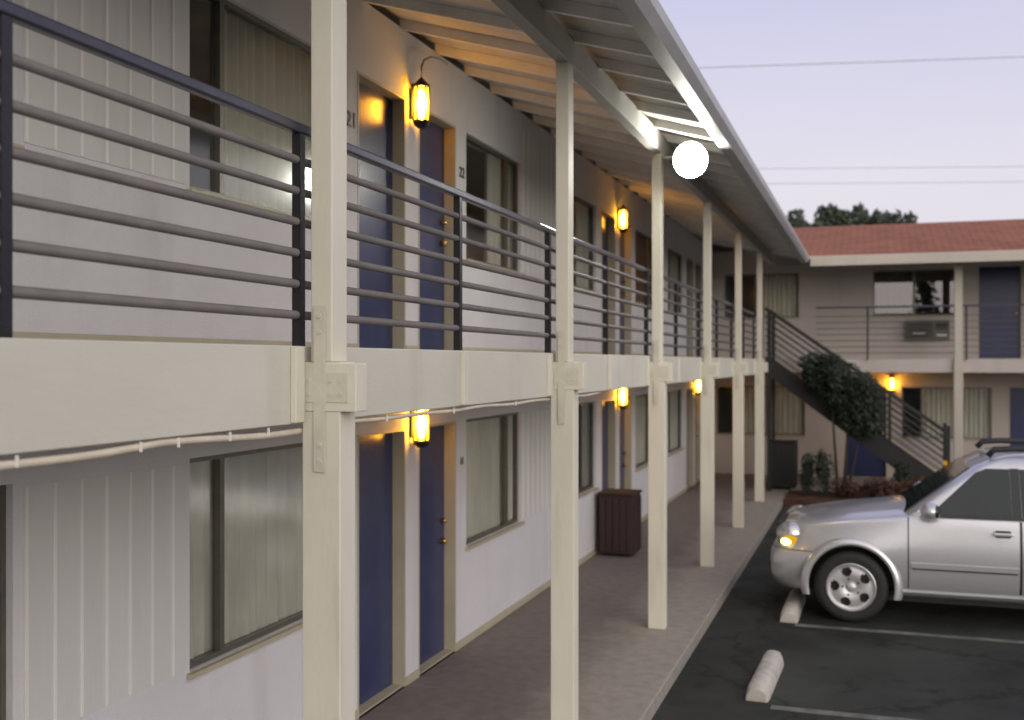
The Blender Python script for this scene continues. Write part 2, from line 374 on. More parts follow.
# ------------------------------------------------------------------ building frames: a along the wall, d into the wall, z up
WL, WF = -3.48, 24.8
def FL(a, d, z): return (WL - d, a, z)
def FF(a, d, z): return (a, WF + d, z)
def fbox(bm, F, a0, a1, d0, d1, z0, z1):
    v = [bm.verts.new(F(a, d, z)) for z in (z0, z1) for d in (d0, d1) for a in (a0, a1)]
    for i in ((0, 2, 3, 1), (4, 5, 7, 6), (0, 1, 5, 4), (2, 6, 7, 3), (0, 4, 6, 2), (1, 3, 7, 5)): bm.faces.new([v[k] for k in i])
def wall_mesh(F, a0, a1, z0, z1, th, holes):
    bm = B(); A_ = sorted({a0, a1, *[h[0] for h in holes], *[h[1] for h in holes]}); Z_ = sorted({z0, z1, *[h[2] for h in holes], *[h[3] for h in holes]})
    vs = {}
    def V(i, j, k):
        if (i, j, k) not in vs: vs[i, j, k] = bm.verts.new(F(A_[i], th * k, Z_[j]))
        return vs[i, j, k]
    def solid(i, j):
        if not (0 <= i < len(A_) - 1 and 0 <= j < len(Z_) - 1): return False
        ca, cz = (A_[i] + A_[i + 1]) / 2, (Z_[j] + Z_[j + 1]) / 2
        return not any(h[0] < ca < h[1] and h[2] < cz < h[3] for h in holes)
    for i in range(len(A_) - 1):
        for j in range(len(Z_) - 1):
            if not solid(i, j): continue
            for k in (0, 1): bm.faces.new([V(i, j, k), V(i + 1, j, k), V(i + 1, j + 1, k), V(i, j + 1, k)])
            if not solid(i - 1, j): bm.faces.new([V(i, j, 0), V(i, j, 1), V(i, j + 1, 1), V(i, j + 1, 0)])
            if not solid(i + 1, j): bm.faces.new([V(i + 1, j, 0), V(i + 1, j, 1), V(i + 1, j + 1, 1), V(i + 1, j + 1, 0)])
            if not solid(i, j - 1): bm.faces.new([V(i, j, 0), V(i + 1, j, 0), V(i + 1, j, 1), V(i, j, 1)])
            if not solid(i, j + 1): bm.faces.new([V(i, j + 1, 0), V(i + 1, j + 1, 0), V(i + 1, j + 1, 1), V(i, j + 1, 1)])
    return bm

def add_door(root, F, a0, a1, z0, z1, knob_right=True, label=None):
    t = .02
    bm = B(); fbox(bm, F, a0 + t, a1 - t, .10, .145, z0 + .015, z1 - t)
    d = obj('door', bm, M['door'], root, label=label)
    bm = B()
    fbox(bm, F, a0, a0 + t, -.004, .16, z0, z1); fbox(bm, F, a1 - t, a1, -.004, .16, z0, z1)
    fbox(bm, F, a0 + t, a1 - t, -.004, .16, z1 - t, z1)
    fbox(bm, F, a0 + t, a1 - t, .012, .16, z0 + .001, z0 + .014)
    obj('frame', bm, M['jamb'], d)
    a = a1 - .09 if knob_right else a0 + .09
    for zz, rr, nm in ((z0 + .98, .028, 'handle'), (z0 + 1.16, .022, 'deadbolt')):
        bm = B(); p, q = Vector(F(a, .10, zz)), Vector(F(a, .05, zz))
        tube(bm, [p, p.lerp(q, .3), p.lerp(q, .5), p.lerp(q, .85), q], rr, 10, rf=lambda s, rr=rr: rr * (1.15 if s < .2 else .5 if s < .4 else 1. if s < .9 else .7))
        obj(nm, bm, M['brass'], d, smooth=True)
    return d

def add_window(root, F, a0, a1, z0, z1, mull, curtains, label=None, sill=True, glass='glass'):
    """curtains: list of (a0, a1, material key)"""
    bm = B(); f = .03
    fbox(bm, F, a0, a1, .035, .085, z0, z0 + f); fbox(bm, F, a0, a1, .035, .085, z1 - f, z1)
    fbox(bm, F, a0, a0 + f, .036, .084, z0 + f, z1 - f); fbox(bm, F, a1 - f, a1, .036, .084, z0 + f, z1 - f)
    for m_ in mull: fbox(bm, F, m_ - .022, m_ + .022, .03, .08, z0 + f, z1 - f)
    wn = obj('window', bm, M['alum'], root, label=label)
    ms = [a0 + f] + sorted(mull) + [a1 - f]
    bm = B()
    for p, q in zip(ms, ms[1:]):
        s = .06 if (ms.index(p) % 2 == 0) else .055
        fbox(bm, F, p + .001, q - .001, s, s + .004, z0 + f + .001, z1 - f - .001)
    obj('pane', bm, M[glass], wn)
    if sill:
        bm = B(); fbox(bm, F, a0 - .03, a1 + .03, -.035, .034, z0 - .03, z0 - .002); obj('sill', bm, M['jamb'], wn)
    for (c0, c1, mk) in curtains:
        bm = B(); n = max(8, int((c1 - c0) / .012)); rows = []
        ph = random.uniform(0, 6)
        for j, zz in enumerate((z0 - .03, (z0 + z1) / 2, z1 - .02)):
            row = []
            for i in range(n + 1):
                a = c0 + (c1 - c0) * i / n
                dd = .118 + .034 * math.sin(a * 58 + ph + .9 * math.sin(a * 9)) * (1.1 - .12 * j) + .008 * math.sin(a * 21 + j)
                row.append(bm.verts.new(F(a, dd, zz)))
            rows.append(row)
        for A_, B_ in zip(rows, rows[1:]):
            for i in range(n): bm.faces.new([A_[i], A_[i + 1], B_[i + 1], B_[i]])
        obj('curtain', bm, M[mk], wn, smooth=True)
    return wn

def add_siding(root, F, a0, a1, z0, z1, sp=.171):
    bm = B(); fbox(bm, F, a0, a1, -.005, -.0002, z0, z1)
    s = obj('siding_panel', bm, M['siding'], root)
    bm = B(); n = int((a1 - a0) / sp)
    for i in range(n + 1):
        a = a0 + .012 + i * sp
        if a + .012 < a1: fbox(bm, F, a - .008, a + .008, -.011, -.0054, z0 + .004, z1 - .004)
    obj('batten', bm, M['batten'], s, label='narrow pale vertical strips on the siding')

# ------------------------------------------------------------------ the near wing
DZ0, DZ1 = 2.32, 2.61
wing = thing('motel_building', 'long two storey motel wing with cream posts, balcony and navy doors in pairs', 'motel', (WL, 10, 0))
wing_inv = Matrix.Translation((-WL, -10, 0))
def local(o, root, inv):                         # parts are modelled in world space; parent without moving them
    o.matrix_parent_inverse = inv
wins = [(2.05, 3.65, [3.2]), (4.9, 6.5, [5.25]), (9.04, 10.64, [10.28]), (12.25, 13.85, [12.65]), (16.35, 17.95, [17.55]), (19.15, 20.75, [19.5])]
doors = [(6.88, 7.706), (7.96, 8.78), (14.16, 14.98), (15.23, 16.05), (21.2, 22.02), (22.3, 23.12)]
WZL, WZU = (.88, 2.03), (3.48, 4.63)
holes = []
for a0, a1, m_ in wins: holes += [(a0, a1, *WZL), (a0, a1, *WZU)]
for a0, a1 in doors: holes += [(a0, a1, 0., 2.03), (a0, a1, 2.61, 4.63)]
obj('wall', wall_mesh(FL, -3, 24.8, 0, 5.16, .2, holes), M['stucco'], wing, label='white stuccoed front wall with door and window openings')
bm = B(); box(bm, -8.9, -8.7, -3, 29.5, 0, 4.6); box(bm, -8.699, -3.68, -3, -2.8, 0, 4.6)
box(bm, -8.699, -3.681, -2.799, 24.79, 2.35, 2.58); box(bm, -5.6, -5.5, -2.799, 24.79, .001, 2.349); box(bm, -5.6, -5.5, -2.799, 24.79, 2.581, 4.7)
obj('shell', bm, M['stucco'], wing)
lower_curt = {0: [(2.1, 3.62, 'curtain')], 1: [(4.92, 6.5, 'curtain')], 2: [(9.3, 10.62, 'curtain')], 3: [(12.3, 12.9, 'curtain')], 4: [(16.4, 17.9, 'curtain')], 5: [(19.3, 20.7, 'curtain')]}
upper_curt = {0: [(2.1, 3.5, 'curtain_white')], 1: [(5.27, 6.5, 'curtain_white')], 2: [(9.9, 10.6, 'curtain')], 3: [(13.2, 13.8, 'curtain')], 4: [(16.4, 17.9, 'curtain_brown')], 5: [(19.3, 20.7, 'curtain')]}
for i, (a0, a1, m_) in enumerate(wins):
    add_window(wing, FL, a0, a1, *WZL, m_, lower_curt[i])
    add_window(wing, FL, a0, a1, *WZU, m_, upper_curt[i], label='upper window with brown curtains' if i == 4 else None)
for i, (a0, a1) in enumerate(doors):
    add_door(wing, FL, a0, a1, 0., 2.03, i % 2 == 1); add_door(wing, FL, a0, a1, 2.61, 4.63, i % 2 == 1)
for a0, a1 in ((3.71, 4.86), (10.68, 12.21), (17.99, 19.11)):
    add_siding(wing, FL, a0, a1, .90, 2.01); add_siding(wing, FL, a0, a1, 3.50, 5.02)
bm = B()
for z0 in (0., 2.61):
    edges = [-2.9] + sum([[a0 - .002, a1 + .002] for a0, a1 in doors], []) + [24.6]
    for p, q in zip(edges[::2], edges[1::2]): fbox(bm, FL, p, q, -.012, -.0005, z0 + .002, z0 + .07)
obj('skirting', bm, M['jamb'], wing)
# balcony deck, fascia, trims
bm = B(); box(bm, -3.479, -2.071, -3, 24.79, DZ0 + .02, DZ1 - .003)
obj('balcony_deck', bm, M['soffit'], wing)
bm = B(); box(bm, -2.07, -2.03, -3, 23.03, DZ0, DZ1)
obj('fascia', bm, M['fascia'], wing, bevel=.004)
STAN = [.35, 1.99] + [3.50 + 1.64 * k + .07 * (k % 2) for k in range(13)]
STAN = [y for y in STAN if y < 22.6]
RAILS = [.5, 2.115] + [3.57 + 1.64 * k for k in range(12)]
for y in STAN[2:]:
    bm = B(); box(bm, -2.029, -2.005, y - .03, y + .035, DZ0 + .006, DZ1 - .004); obj('fascia_trim', bm, M['cream'], wing, bevel=.003)
# posts and brackets
POSTS = [.34 + 3.28 * k for k in range(7)]
def add_post(root, X, Y, low=(.16, .125), up=(.09, .125), bracket=True, mat='cream'):
    bm = B()
    box(bm, X - low[0] / 2, X + low[0] / 2, Y - low[1] / 2, Y + low[1] / 2, 0, DZ1 - .06)
    box(bm, X - up[0] / 2, X + up[0] / 2, Y - up[1] / 2 + .002, Y + up[1] / 2 - .002, DZ1 - .0595, 4.544)
    p = obj('post', bm, M[mat], root, bevel=.005)
    if bracket:
        yf = Y - low[1] / 2
        bm = B(); box(bm, X - .083, X + .148, yf - .006, yf + .085, 2.365, 2.545)
        obj('outrigger', bm, M['cream'], p, bevel=.004)
        bm = B(); box(bm, X - .025, X + .022, yf - .012, yf - .0065, 2.14, 2.76)
        box(bm, X - .082, X + .115, yf - .0105, yf - .0062, 2.40, 2.51)
        for zz in (2.18, 2.24, 2.66, 2.72): tube(bm, [(X, yf - .011, zz), (X, yf - .017, zz)], .008, 6)
        for xx in (-.068, -.045, .045, .085):
            for zz in (2.43, 2.48): tube(bm, [(X + xx, yf - .009, zz), (X + xx, yf - .015, zz)], .008, 6)
        obj('bracket', bm, M['steel'], p, label='painted steel cross bracket with bolt heads')
    return p
for Y in POSTS: add_post(wing, -1.95, Y)
# roof: beam, rafters, sheathing, gutter
SL = .28
def raf_bot(x): return 4.737 - SL * (x + 1.995)       # underside of the rafters at x
bm = B(); box(bm, -1.995, -1.905, -3, 22.6, 4.545, 4.735); obj('beam', bm, M['beam'], wing, bevel=.005)
k = 0; y = -2.7
while y < 22.0:
    bm = B()
    prism(bm, [(-3.5, raf_bot(-3.5)), (-1.345, raf_bot(-1.345)), (-1.345, raf_bot(-1.345) + .078), (-3.5, raf_bot(-3.5) + .078)], lambda p, s, y=y: (p[0], y + .045 * s, p[1]))
    obj('rafter', bm, M['rafter'], wing); y += .69
RW = 3.7; EX, EY = -1.29, 22.29                      # eaves of the two wings
def rz_(run): return raf_bot(EX) + .080 + SL * run    # underside of the sheathing, run metres in from the eave
z0, z1 = rz_(0), rz_(RW); t = .055
bm = B()
def slab(pts, th, bmx):
    a = [bmx.verts.new(p) for p in pts]; b = [bmx.verts.new((p[0], p[1], p[2] + th)) for p in pts]
    f = bmx.faces.new(a); f.material_index = 1
    f = bmx.faces.new(b); f.material_index = 0
    for i in range(len(pts)):
        f = bmx.faces.new([a[i], a[(i + 1) % len(pts)], b[(i + 1) % len(pts)], b[i]]); f.material_index = 1
slab([(EX, -3.3, z0), (EX, EY, z0), (EX - RW, EY + RW, z1), (EX - RW, -3.3, z1)], t, bm)
slab([(EX - RW - .002, -3.3, z1), (EX - RW - .002, EY + RW, z1), (-9.3, EY + RW, z1 - SL * (-9.3 - EX + RW) * -1), (-9.3, -3.3, z1 - SL * (-9.3 - EX + RW) * -1)], t, bm)
obj('roof', bm, [M['shingle'], M['soffit']], wing, label='low pitched roof with boarded eaves above bare rafters')
bm = B(); n = 10
gp = [(-1.342, 4.535), (-1.235, 4.535), (-1.19, 4.60), (-1.182, 4.665), (-1.20, 4.672), (-1.205, 4.61), (-1.24, 4.552), (-1.325, 4.552), (-1.327, 4.64), (-1.342, 4.64)]
prism(bm, gp, lambda p, s: (p[0], -3.3 if s == 0 else EY - .05, p[1]))
obj('gutter', bm, M['gutter'], wing)
# numerals
def numeral(root, F, txt, a, z, h, left_frame):
    cu = bpy.data.curves.new('numeral', 'FONT'); cu.body = txt; cu.size = h * 1.35; cu.extrude = .003; cu.align_x = 'CENTER'
    o = bpy.data.objects.new('tmp', cu); col.objects.link(o)
    dg = bpy.context.evaluated_depsgraph_get(); me = bpy.data.meshes.new_from_object(o.evaluated_get(dg)); bpy.data.objects.remove(o)
    me.name = 'room_number'; me.materials.clear(); me.materials.append(M['numeral'])
    n = bpy.data.objects.new('room_number', me); col.objects.link(n); n.parent = root
    n.matrix_parent_inverse = Matrix.Identity(4)
    n.rotation_euler = (R(90), 0, R(90)); n.location = F(a, -.006, z); n['label'] = 'black room number ' + txt
numeral(wing, FL, '21', 6.78, 4.205, .12, 1)
numeral(wing, FL, '22', 8.92, 4.20, .10, 1)
numeral(wing, FL, '11', 8.92, 1.635, .07, 1)

# balcony railing of the near wing
def railing(name, label, pts_a, F, z0, ztop, nb, gap, cont, rail_w=.045, thick=.024, topmat='rail', barmat='bars'):
    """pts_a: stanchion positions along a; F(a, z) -> point"""
    t = thing(name, label, 'railing', F(pts_a[0], z0))
    inv = Matrix.Translation(-Vector(F(pts_a[0], z0)))
    def keep(o): o.matrix_parent_inverse = inv
    for a in pts_a:
        bm = B(); bar(bm, F(a, z0 - .012), F(a, ztop - .02), .036, .036); keep(obj('stanchion', bm, M['post_metal'], t))
    bm = B(); bar(bm, F(cont[0], ztop), F(cont[1], ztop), rail_w, .04); keep(obj('handrail', bm, M[topmat], t, bevel=.008))
    for k in range(1, nb + 1):
        bm = B(); tube(bm, [F(cont[0], z0 + gap * k), F(cont[1], z0 + gap * k)], thick / 2, 8); keep(obj('bar', bm, M[barmat], t, smooth=True))
    return t
railing('balcony_railing', 'dark metal balcony railing with horizontal bars along the near motel wing', RAILS, lambda a, z: (-2.052, a, z), DZ1, 3.43, 6, .117, (-2.5, 21.5), thick=.033, rail_w=.042)

# ------------------------------------------------------------------ the far wing
far = thing('motel_building', 'far motel wing across the lot with red shingled roof and cream column', 'motel', (8, WF, 0))
fholes = []
FW_L = [(-3.38, -1.42, [-3.0, -2.2]), (.62, 2.42, [1.03, 1.74]), (4.7, 6.4, [5.1]), (8.4, 10.1, [9.7])]
FW_U = [(-3.2, -1.55, [-2.5]), (.03, 1.75, [.87]), (4.6, 6.3, [5.1]), (8.4, 10.1, [9.7])]
FD_L = [(-.56, .32), (2.75, 3.6), (6.9, 7.75), (10.9, 11.75)]
FD_U = [(2.15, 3.0), (3.25, 4.1), (6.9, 7.75), (10.9, 11.75)]
for a0, a1, m_ in FW_L: fholes.append((a0, a1, .90, 2.01))
for a0, a1, m_ in FW_U: fholes.append((a0, a1, 3.55, 4.55))
for a0, a1 in FD_L: fholes.append((a0, a1, 0., 2.03))
for a0, a1 in FD_U: fholes.append((a0, a1, 2.61, 4.6))
obj('wall', wall_mesh(FF, -3.48, 20, 0, 5.08, .2, fholes), M['tan'], far)
bm = B(); box(bm, -8.699, 20, 29.3, 29.5, 0, 4.6); box(bm, 19.8, 20, 25.001, 29.299, 0, 4.8); box(bm, -8.69, 19.799, 25.001, 29.299, 2.35, 2.58)
box(bm, -8.69, 19.799, 26.6, 26.7, .001, 2.349); box(bm, -8.69, 19.799, 26.6, 26.7, 2.581, 4.7)
obj('shell', bm, M['stucco'], far)
fc_l = [[(-2.9, -1.45, 'curtain')], [(1.05, 2.4, 'curtain')], [(4.7, 6.3, 'curtain')], [(8.5, 10, 'curtain')]]
fc_u = [[(-2.4, -1.6, 'curtain')], [(.05, .86, 'curtain')], [(4.7, 6.2, 'curtain')], [(8.5, 10, 'curtain')]]
for (a0, a1, m_), c in zip(FW_L, fc_l): add_window(far, FF, a0, a1, .90, 2.01, m_, c)
for (a0, a1, m_), c in zip(FW_U, fc_u): add_window(far, FF, a0, a1, 3.55, 4.55, m_, c, glass='filmglass' if a0 > 0 else 'glass')
for a0, a1 in FD_L: add_door(far, FF, a0, a1, 0., 2.03)
for a0, a1 in FD_U: add_door(far, FF, a0, a1, 2.61, 4.6)
bm = B(); box(bm, -2.027, 20, 23.09, 24.79, DZ0 + .02, DZ1 - .003); obj('balcony_deck', bm, M['soffit'], far)
bm = B(); box(bm, -2.028, 20, 23.05, 23.088, DZ0 + .02, DZ1 + .001); obj('fascia', bm, M['tan'], far)
for X in (1.635, 4.92, 8.2, 11.48, 14.76): add_post(far, X, 23.02, (.17, .15), (.15, .13), bracket=False, mat='tancream')
bm = B(); box(bm, -1.9, 20, 22.95, 23.04, 4.545, 4.70); obj('beam', bm, M['beam'], far)
x = -1.0
for i in range(30):
    bm = B()
    fn = lambda y_: 4.70 - SL * (23.0 - y_) - .18 + .18
    prism(bm, [(24.8, 4.70 + SL * 1.8), (22.33, 4.70 - SL * .67), (22.33, 4.77 - SL * .67), (24.8, 4.77 + SL * 1.8)], lambda p, s, x=x: (x + .045 * s, p[0], p[1]))
    obj('rafter', bm, M['rafter'], far); x += .69
bm = B()
slab([(EX, EY, z0), (20.4, EY, z0), (20.4, EY + RW, z1), (EX - RW, EY + RW, z1)], t, bm)
slab([(EX - RW, EY + RW + .002, z1), (20.4, EY + RW + .002, z1), (20.4, 30.2, z1 - SL * (30.2 - EY - RW)), (-9.3, 30.2, z1 - SL * (30.2 - EY - RW)), (-9.3, EY + RW + .002, z1)], t, bm)
obj('roof', bm, [M['shingle'], M['soffit']], far, label='red brown shingled roof')
bm = B(); box(bm, -1.17, 20.4, EY - .03, EY - .002, 4.475, 4.665); obj('fascia_board', bm, M['tancream'], far)
railing('balcony_railing', 'thin dark balcony railing on the far motel wing beside the column', [-.08, 1.78, 3.4, 5.0, 6.6, 8.3, 9.9, 11.6], lambda a, z: (a, 23.00, z), DZ1, 3.67, 7, .125, (-1.1, 16.), rail_w=.035, thick=.015)
# wall air conditioner under the upper window
ac = thing('air_conditioner', 'boxy wall air conditioner under the upper window of the far wing', 'air conditioner', (1.14, WF, 3.03))
bm = B(); box(bm, -.44, .44, -.16, -.002, 0, .42); obj('housing', bm, M['acgrille'], ac, bevel=.01)
bm = B()
for i in range(9): box(bm, -.40, .10, -.172, -.161, .05 + i * .037, .068 + i * .037)
box(bm, .16, .40, -.17, -.161, .22, .36); obj('grille', bm, M['trim'], ac)
bm = B(); box(bm, .18, .38, -.178, -.1701, .08, .12); box(bm, -.3, -.05, -.184, -.1725, .13, .15); obj('control_strip', bm, M['batten'], ac)

# ------------------------------------------------------------------ lanterns
def lantern():
    t = thing('wall_lantern', 'x', 'wall lamp', (0, 0, 0), 0, 'amber wall lanterns by the motel doors')
    bm = B(); box(bm, -.075, -.06, -.05, .05, -.11, .12); obj('backplate', bm, M['iron'], t, bevel=.004)
    bm = B(); bar(bm, (-.07, 0, .15), (0, 0, .185), .02, .02); bar(bm, (-.07, 0, .06), (-.07, 0, .17), .02, .02); obj('arm', bm, M['iron'], t)
    bm = B(); lathe(bm, [(.066, .135), (.07, .15), (.045, .175), (.02, .20), (.008, .215)], 20); obj('cap', bm, M['iron'], t, smooth=False)
    bm = B(); lathe(bm, [(.03, -.19), (.055, -.17), (.066, -.15), (.066, -.135)], 20); obj('base_ring', bm, M['iron'], t)
    bm = B()
    for k in range(6):
        a = 2 * math.pi * (k + .35) / 6; tube(bm, [(.063 * math.cos(a), .063 * math.sin(a), -.14), (.063 * math.cos(a), .063 * math.sin(a), .14)], .006, 6)
    obj('cage_bar', bm, M['iron'], t)
    bm = B(); lathe(bm, [(.056, -.132), (.056, .132)], 24, close=False); obj('lamp_glass', bm, M['lglass'], t, smooth=True)
    bm = B(); ellipsoid(bm, (0, 0, 0), (.046, .046, .122), 14, 10); obj('bulb', bm, M['bulb'], t, smooth=True)
    return t
lan = lantern()
LX = WL + .085
lps = [(LX, 7.83, 2.06, 0, 'lit amber wall lantern between the nearest ground floor doors'),
       (LX, 7.83, 4.60, 0, 'lit amber lantern between upper doors with a curved conduit above it'),
       (LX, 15.1, 2.06, 0, 'lit amber lantern on the ground floor above the dark brown bin'),
       (LX, 15.1, 4.60, 0, 'lit amber lantern upstairs beside the window with brown curtains'),
       (LX, 22.16, 2.06, 0, 'lit amber ground floor lantern farthest along the near wing'),
       (.42, WF - .085, 2.07, R(-90), 'lit amber lantern on the far wing beyond the stairs')]
for i, (x, y, z, rz, lb) in enumerate(lps):
    o = lan if i == 0 else copy_tree(lan)
    o.location = (x, y, z); o.rotation_euler.z = rz; o['label'] = lb
    if i == 1:
        bm = B(); tube(bm, [(0, 0, .21), (0, 0, .30), (.01, .03, .36), (.04, .10, .40), (.06, .22, .42), (.06, .40, .42)], .009, 8); obj('conduit', bm, M['conduit'], o, smooth=True)
# floodlight on the third post
fl = thing('flood_light', 'round white floodlight glaring from a bracket under the eaves', 'floodlight', (-1.60, 9.95, 4.42))
bm = B(); lathe(bm, [(.03, .14), (.06, .13), (.10, .06), (.155, -.02), (.165, -.05), (.158, -.05)], 28, axis='y'); hs = obj('housing', bm, M['gutter'], fl, smooth=True)
bm = B(); ellipsoid(bm, (0, -.05, 0), (.150, .075, .165), 24, 14); ln = obj('lens', bm, M['flood'], fl, smooth=True)
bm = B(); tube(bm, [(0, .13, .0), (-.02, .18, .05), (-.12, .2, .08), (-.305, .2, .08)], .02, 8); obj('bracket_arm', bm, M['gutter'], fl, smooth=True)
for o in (hs, ln): o.rotation_euler.z = R(12)
fl2 = copy_tree(fl); fl2.location.y = .12; fl2['label'] = 'second round white floodlight under the eaves, at the camera end of the wing'  # unseen copy added to brighten the near end of the wing
# cable bundle along the bottom edge of the balcony
bm = B(); pts = []
ys = [-1 + .12 * i for i in range(78)]
for y_ in ys: pts.append((-2.045, y_, 2.304 - (.014 if y_ < 3.6 else .004) * abs(math.sin(y_ * 2.3)) + .003 * math.sin(y_ * 7)))
tube(bm, pts, .0145, 8, rf=lambda q: .0125 if q < .5 else .010)
cb = tag(obj('cable_bundle', bm, M['cable'], smooth=True), 'sagging beige cable bundle clipped along the bottom edge of the balcony', 'cable')
for y_ in (2.14, 2.62, 2.80, 3.08, 3.32, 4.3, 5.1, 6.1, 7.2):
    bm = B(); box(bm, -2.034, -2.027, y_, y_ + .006, 2.286, 2.316); obj('clip', bm, M['batten'], cb)

# ------------------------------------------------------------------ staircase
st = thing('staircase', 'dark metal outdoor staircase climbing to the corner of the balconies', 'staircase', (-1.9, 22.1, 0))
inv = Matrix.Translation((1.9, -22.1, 0))
def part(name, bm, m, par=None, **k):
    o = obj(name, bm, m, par or st, **k)
    if par is None: o.matrix_parent_inverse = inv
    return o
NS = 14; x_top, x_bot = -2.0, 1.38; rise = DZ1 / NS; run = (x_bot - x_top) / (NS - 1)
for k in range(NS - 1):
    bm = B(); z = DZ1 - rise * (k + 1); x = x_top + run * k
    box(bm, x, x + run + .02, 21.66, 22.56, z - .05, z); part('step', bm, M['tread'])
def szz(x): return DZ1 - (x - x_top) / run * rise
for yy in (21.60, 22.565):
    bm = B()
    prism(bm, [(x_top, szz(x_top) + .06), (x_bot, szz(x_bot) + .06), (x_bot + .05, 0), (x_bot - .28, 0), (x_top, szz(x_top) - .28)], lambda p, s, yy=yy: (p[0], yy + .055 * s, p[1]))
    part('stringer', bm, M['stairmetal'])
    bm = B(); bar(bm, (x_top, yy + .03, szz(x_top) + 1.0), (x_bot, yy + .03, szz(x_bot) + 1.0), .05, .06); part('handrail', bm, M['stairmetal'])
    for j in range(1, 7):
        bm = B(); o_ = .06 + j * .135
        tube(bm, [(x_top, yy + .03, szz(x_top) + o_), (x_bot, yy + .03, szz(x_bot) + o_)], .012, 6); part('rail_bar', bm, M['stairmetal'])
    for xx in (x_top + .08, -.55, .33, x_bot - .02):
        bm = B(); zb = szz(xx) if xx < x_bot - .1 else 0.
        if xx < x_top + .2: zb = 0.
        bar(bm, (xx, yy + .03, zb), (xx, yy + .03, szz(xx) + 1.03 + (.12 if xx > 1 else 0)), .07 if xx > 1 or xx < -1.5 else .045, .07 if xx > 1 or xx < -1.5 else .045); part('newel_post', bm, M['stairmetal'])
bm = B(); lathe(bm, [(.045, -.01), (.045, .0)], 14, axis='y', c=(1.30, 21.54, .66)); part('reflector', bm, M['amberdull'])

# ------------------------------------------------------------------ bins
def bin_(name, loc, sx, sy, h, m, lid, label):
    t = thing(name, label, 'bin', loc)
    bm = B(); box(bm, -sx / 2, sx / 2, -sy / 2, sy / 2, .03, h); obj('body', bm, M[m], t, bevel=.015)
    bm = B()
    for k in range(5):
        a = -sx / 2 + sx * (k + .5) / 5; box(bm, a - .035, a + .035, -sy / 2 - .012, -sy / 2 - .0005, .06, h - .04)
        b = -sy / 2 + sy * (k + .5) / 5; box(bm, sx / 2 + .0005, sx / 2 + .012, b - .035, b + .035, .06, h - .04)
    obj('slat_panel', bm, M[m], t)
    bm = B(); box(bm, -sx / 2 - .02, sx / 2 + .02, -sy / 2 - .02, sy / 2 + .02, h + .001, h + .035)
    obj('lid', bm, M[m], t, bevel=.01)
    return t
bin_('trash_bin', (-3.17, 13.92, 0), .46, .46, .80, 'bin', True, 'square dark brown slatted bin on the walkway by the second pair of doors')
bin_('trash_bin', (-1.70, 22.25, 0), .52, .6, .92, 'binblack', True, 'black square bin in the shade under the stairs')

# ------------------------------------------------------------------ plants
def leaves(bm, c, r, n, size, rng, flat=1.):
    for _ in range(n):
        while True:
            p = Vector((rng.uniform(-1, 1), rng.uniform(-1, 1), rng.uniform(-1, 1)))
            if p.length < 1: break
        p = p * (p.length ** -.35 if p.length > .05 else 1)
        if p.length > 1.08: p *= .95
        q = Vector((c[0] + p.x * r[0], c[1] + p.y * r[1], c[2] + p.z * r[2]))
        a = Vector((rng.gauss(0, 1), rng.gauss(0, 1), rng.gauss(0, 1))).normalized()
        b = a.orthogonal().normalized(); s = size * rng.uniform(.55, 1.3)
        bm.faces.new([bm.verts.new(q + a * s), bm.verts.new(q + b * s * .42), bm.verts.new(q - a * s), bm.verts.new(q - b * s * .42)])
def plant(name, label, cat, loc, clumps, n, size, leafm, stems, group=None, barkm='bark', seed=1):
    rng = random.Random(seed)
    t = thing(name, label, cat, loc, 0, group)
    bm = B()
    for c, r in clumps: leaves(bm, c, r, int(n * r[0] * r[1] * r[2]) + 20, size, rng)
    obj('crown' if 'tree' in name else 'foliage', bm, M[leafm], t, recalc=False)
    bm = B()
    for pts, r0, r1 in stems: tube(bm, pts, r0, 7, rf=lambda s, r0=r0, r1=r1: r0 + (r1 - r0) * s)
    obj('trunk' if 'tree' in name else 'stem', bm, M[barkm], t, smooth=True)
    return t
# tall shrub before the stair railing
rs = random.Random(3); cl = []
for _ in range(26):
    x_ = rs.uniform(-.62, .62); cl.append(((x_, rs.uniform(-.25, .3), 2.02 - .72 * x_ + rs.uniform(-.48, .36)), (rs.uniform(.12, .30), rs.uniform(.15, .25), rs.uniform(.12, .30))))
cl += [((-.45, 0, 2.3), (.36, .3, .38)), ((-.05, 0, 2.0), (.42, .3, .42)), ((.3, 0, 1.75), (.34, .3, .34))]
plant('tall_shrub', 'tall dark leafy shrub on thin stems growing against the stair railing', 'shrub', (-.45, 21.1, 0), cl, 26000, .05, 'leaf_dark',
      [([(-.15, 0, 0), (-.2, 0, .8), (-.3, .02, 2.3)], .04, .012), ([(-.05, .05, 0), (0, .05, .9), (.1, 0, 2.2)], .04, .012), ([(.0, -.05, 0), (.18, 0, .9), (.4, 0, 1.8)], .03, .01)], barkm='bark')
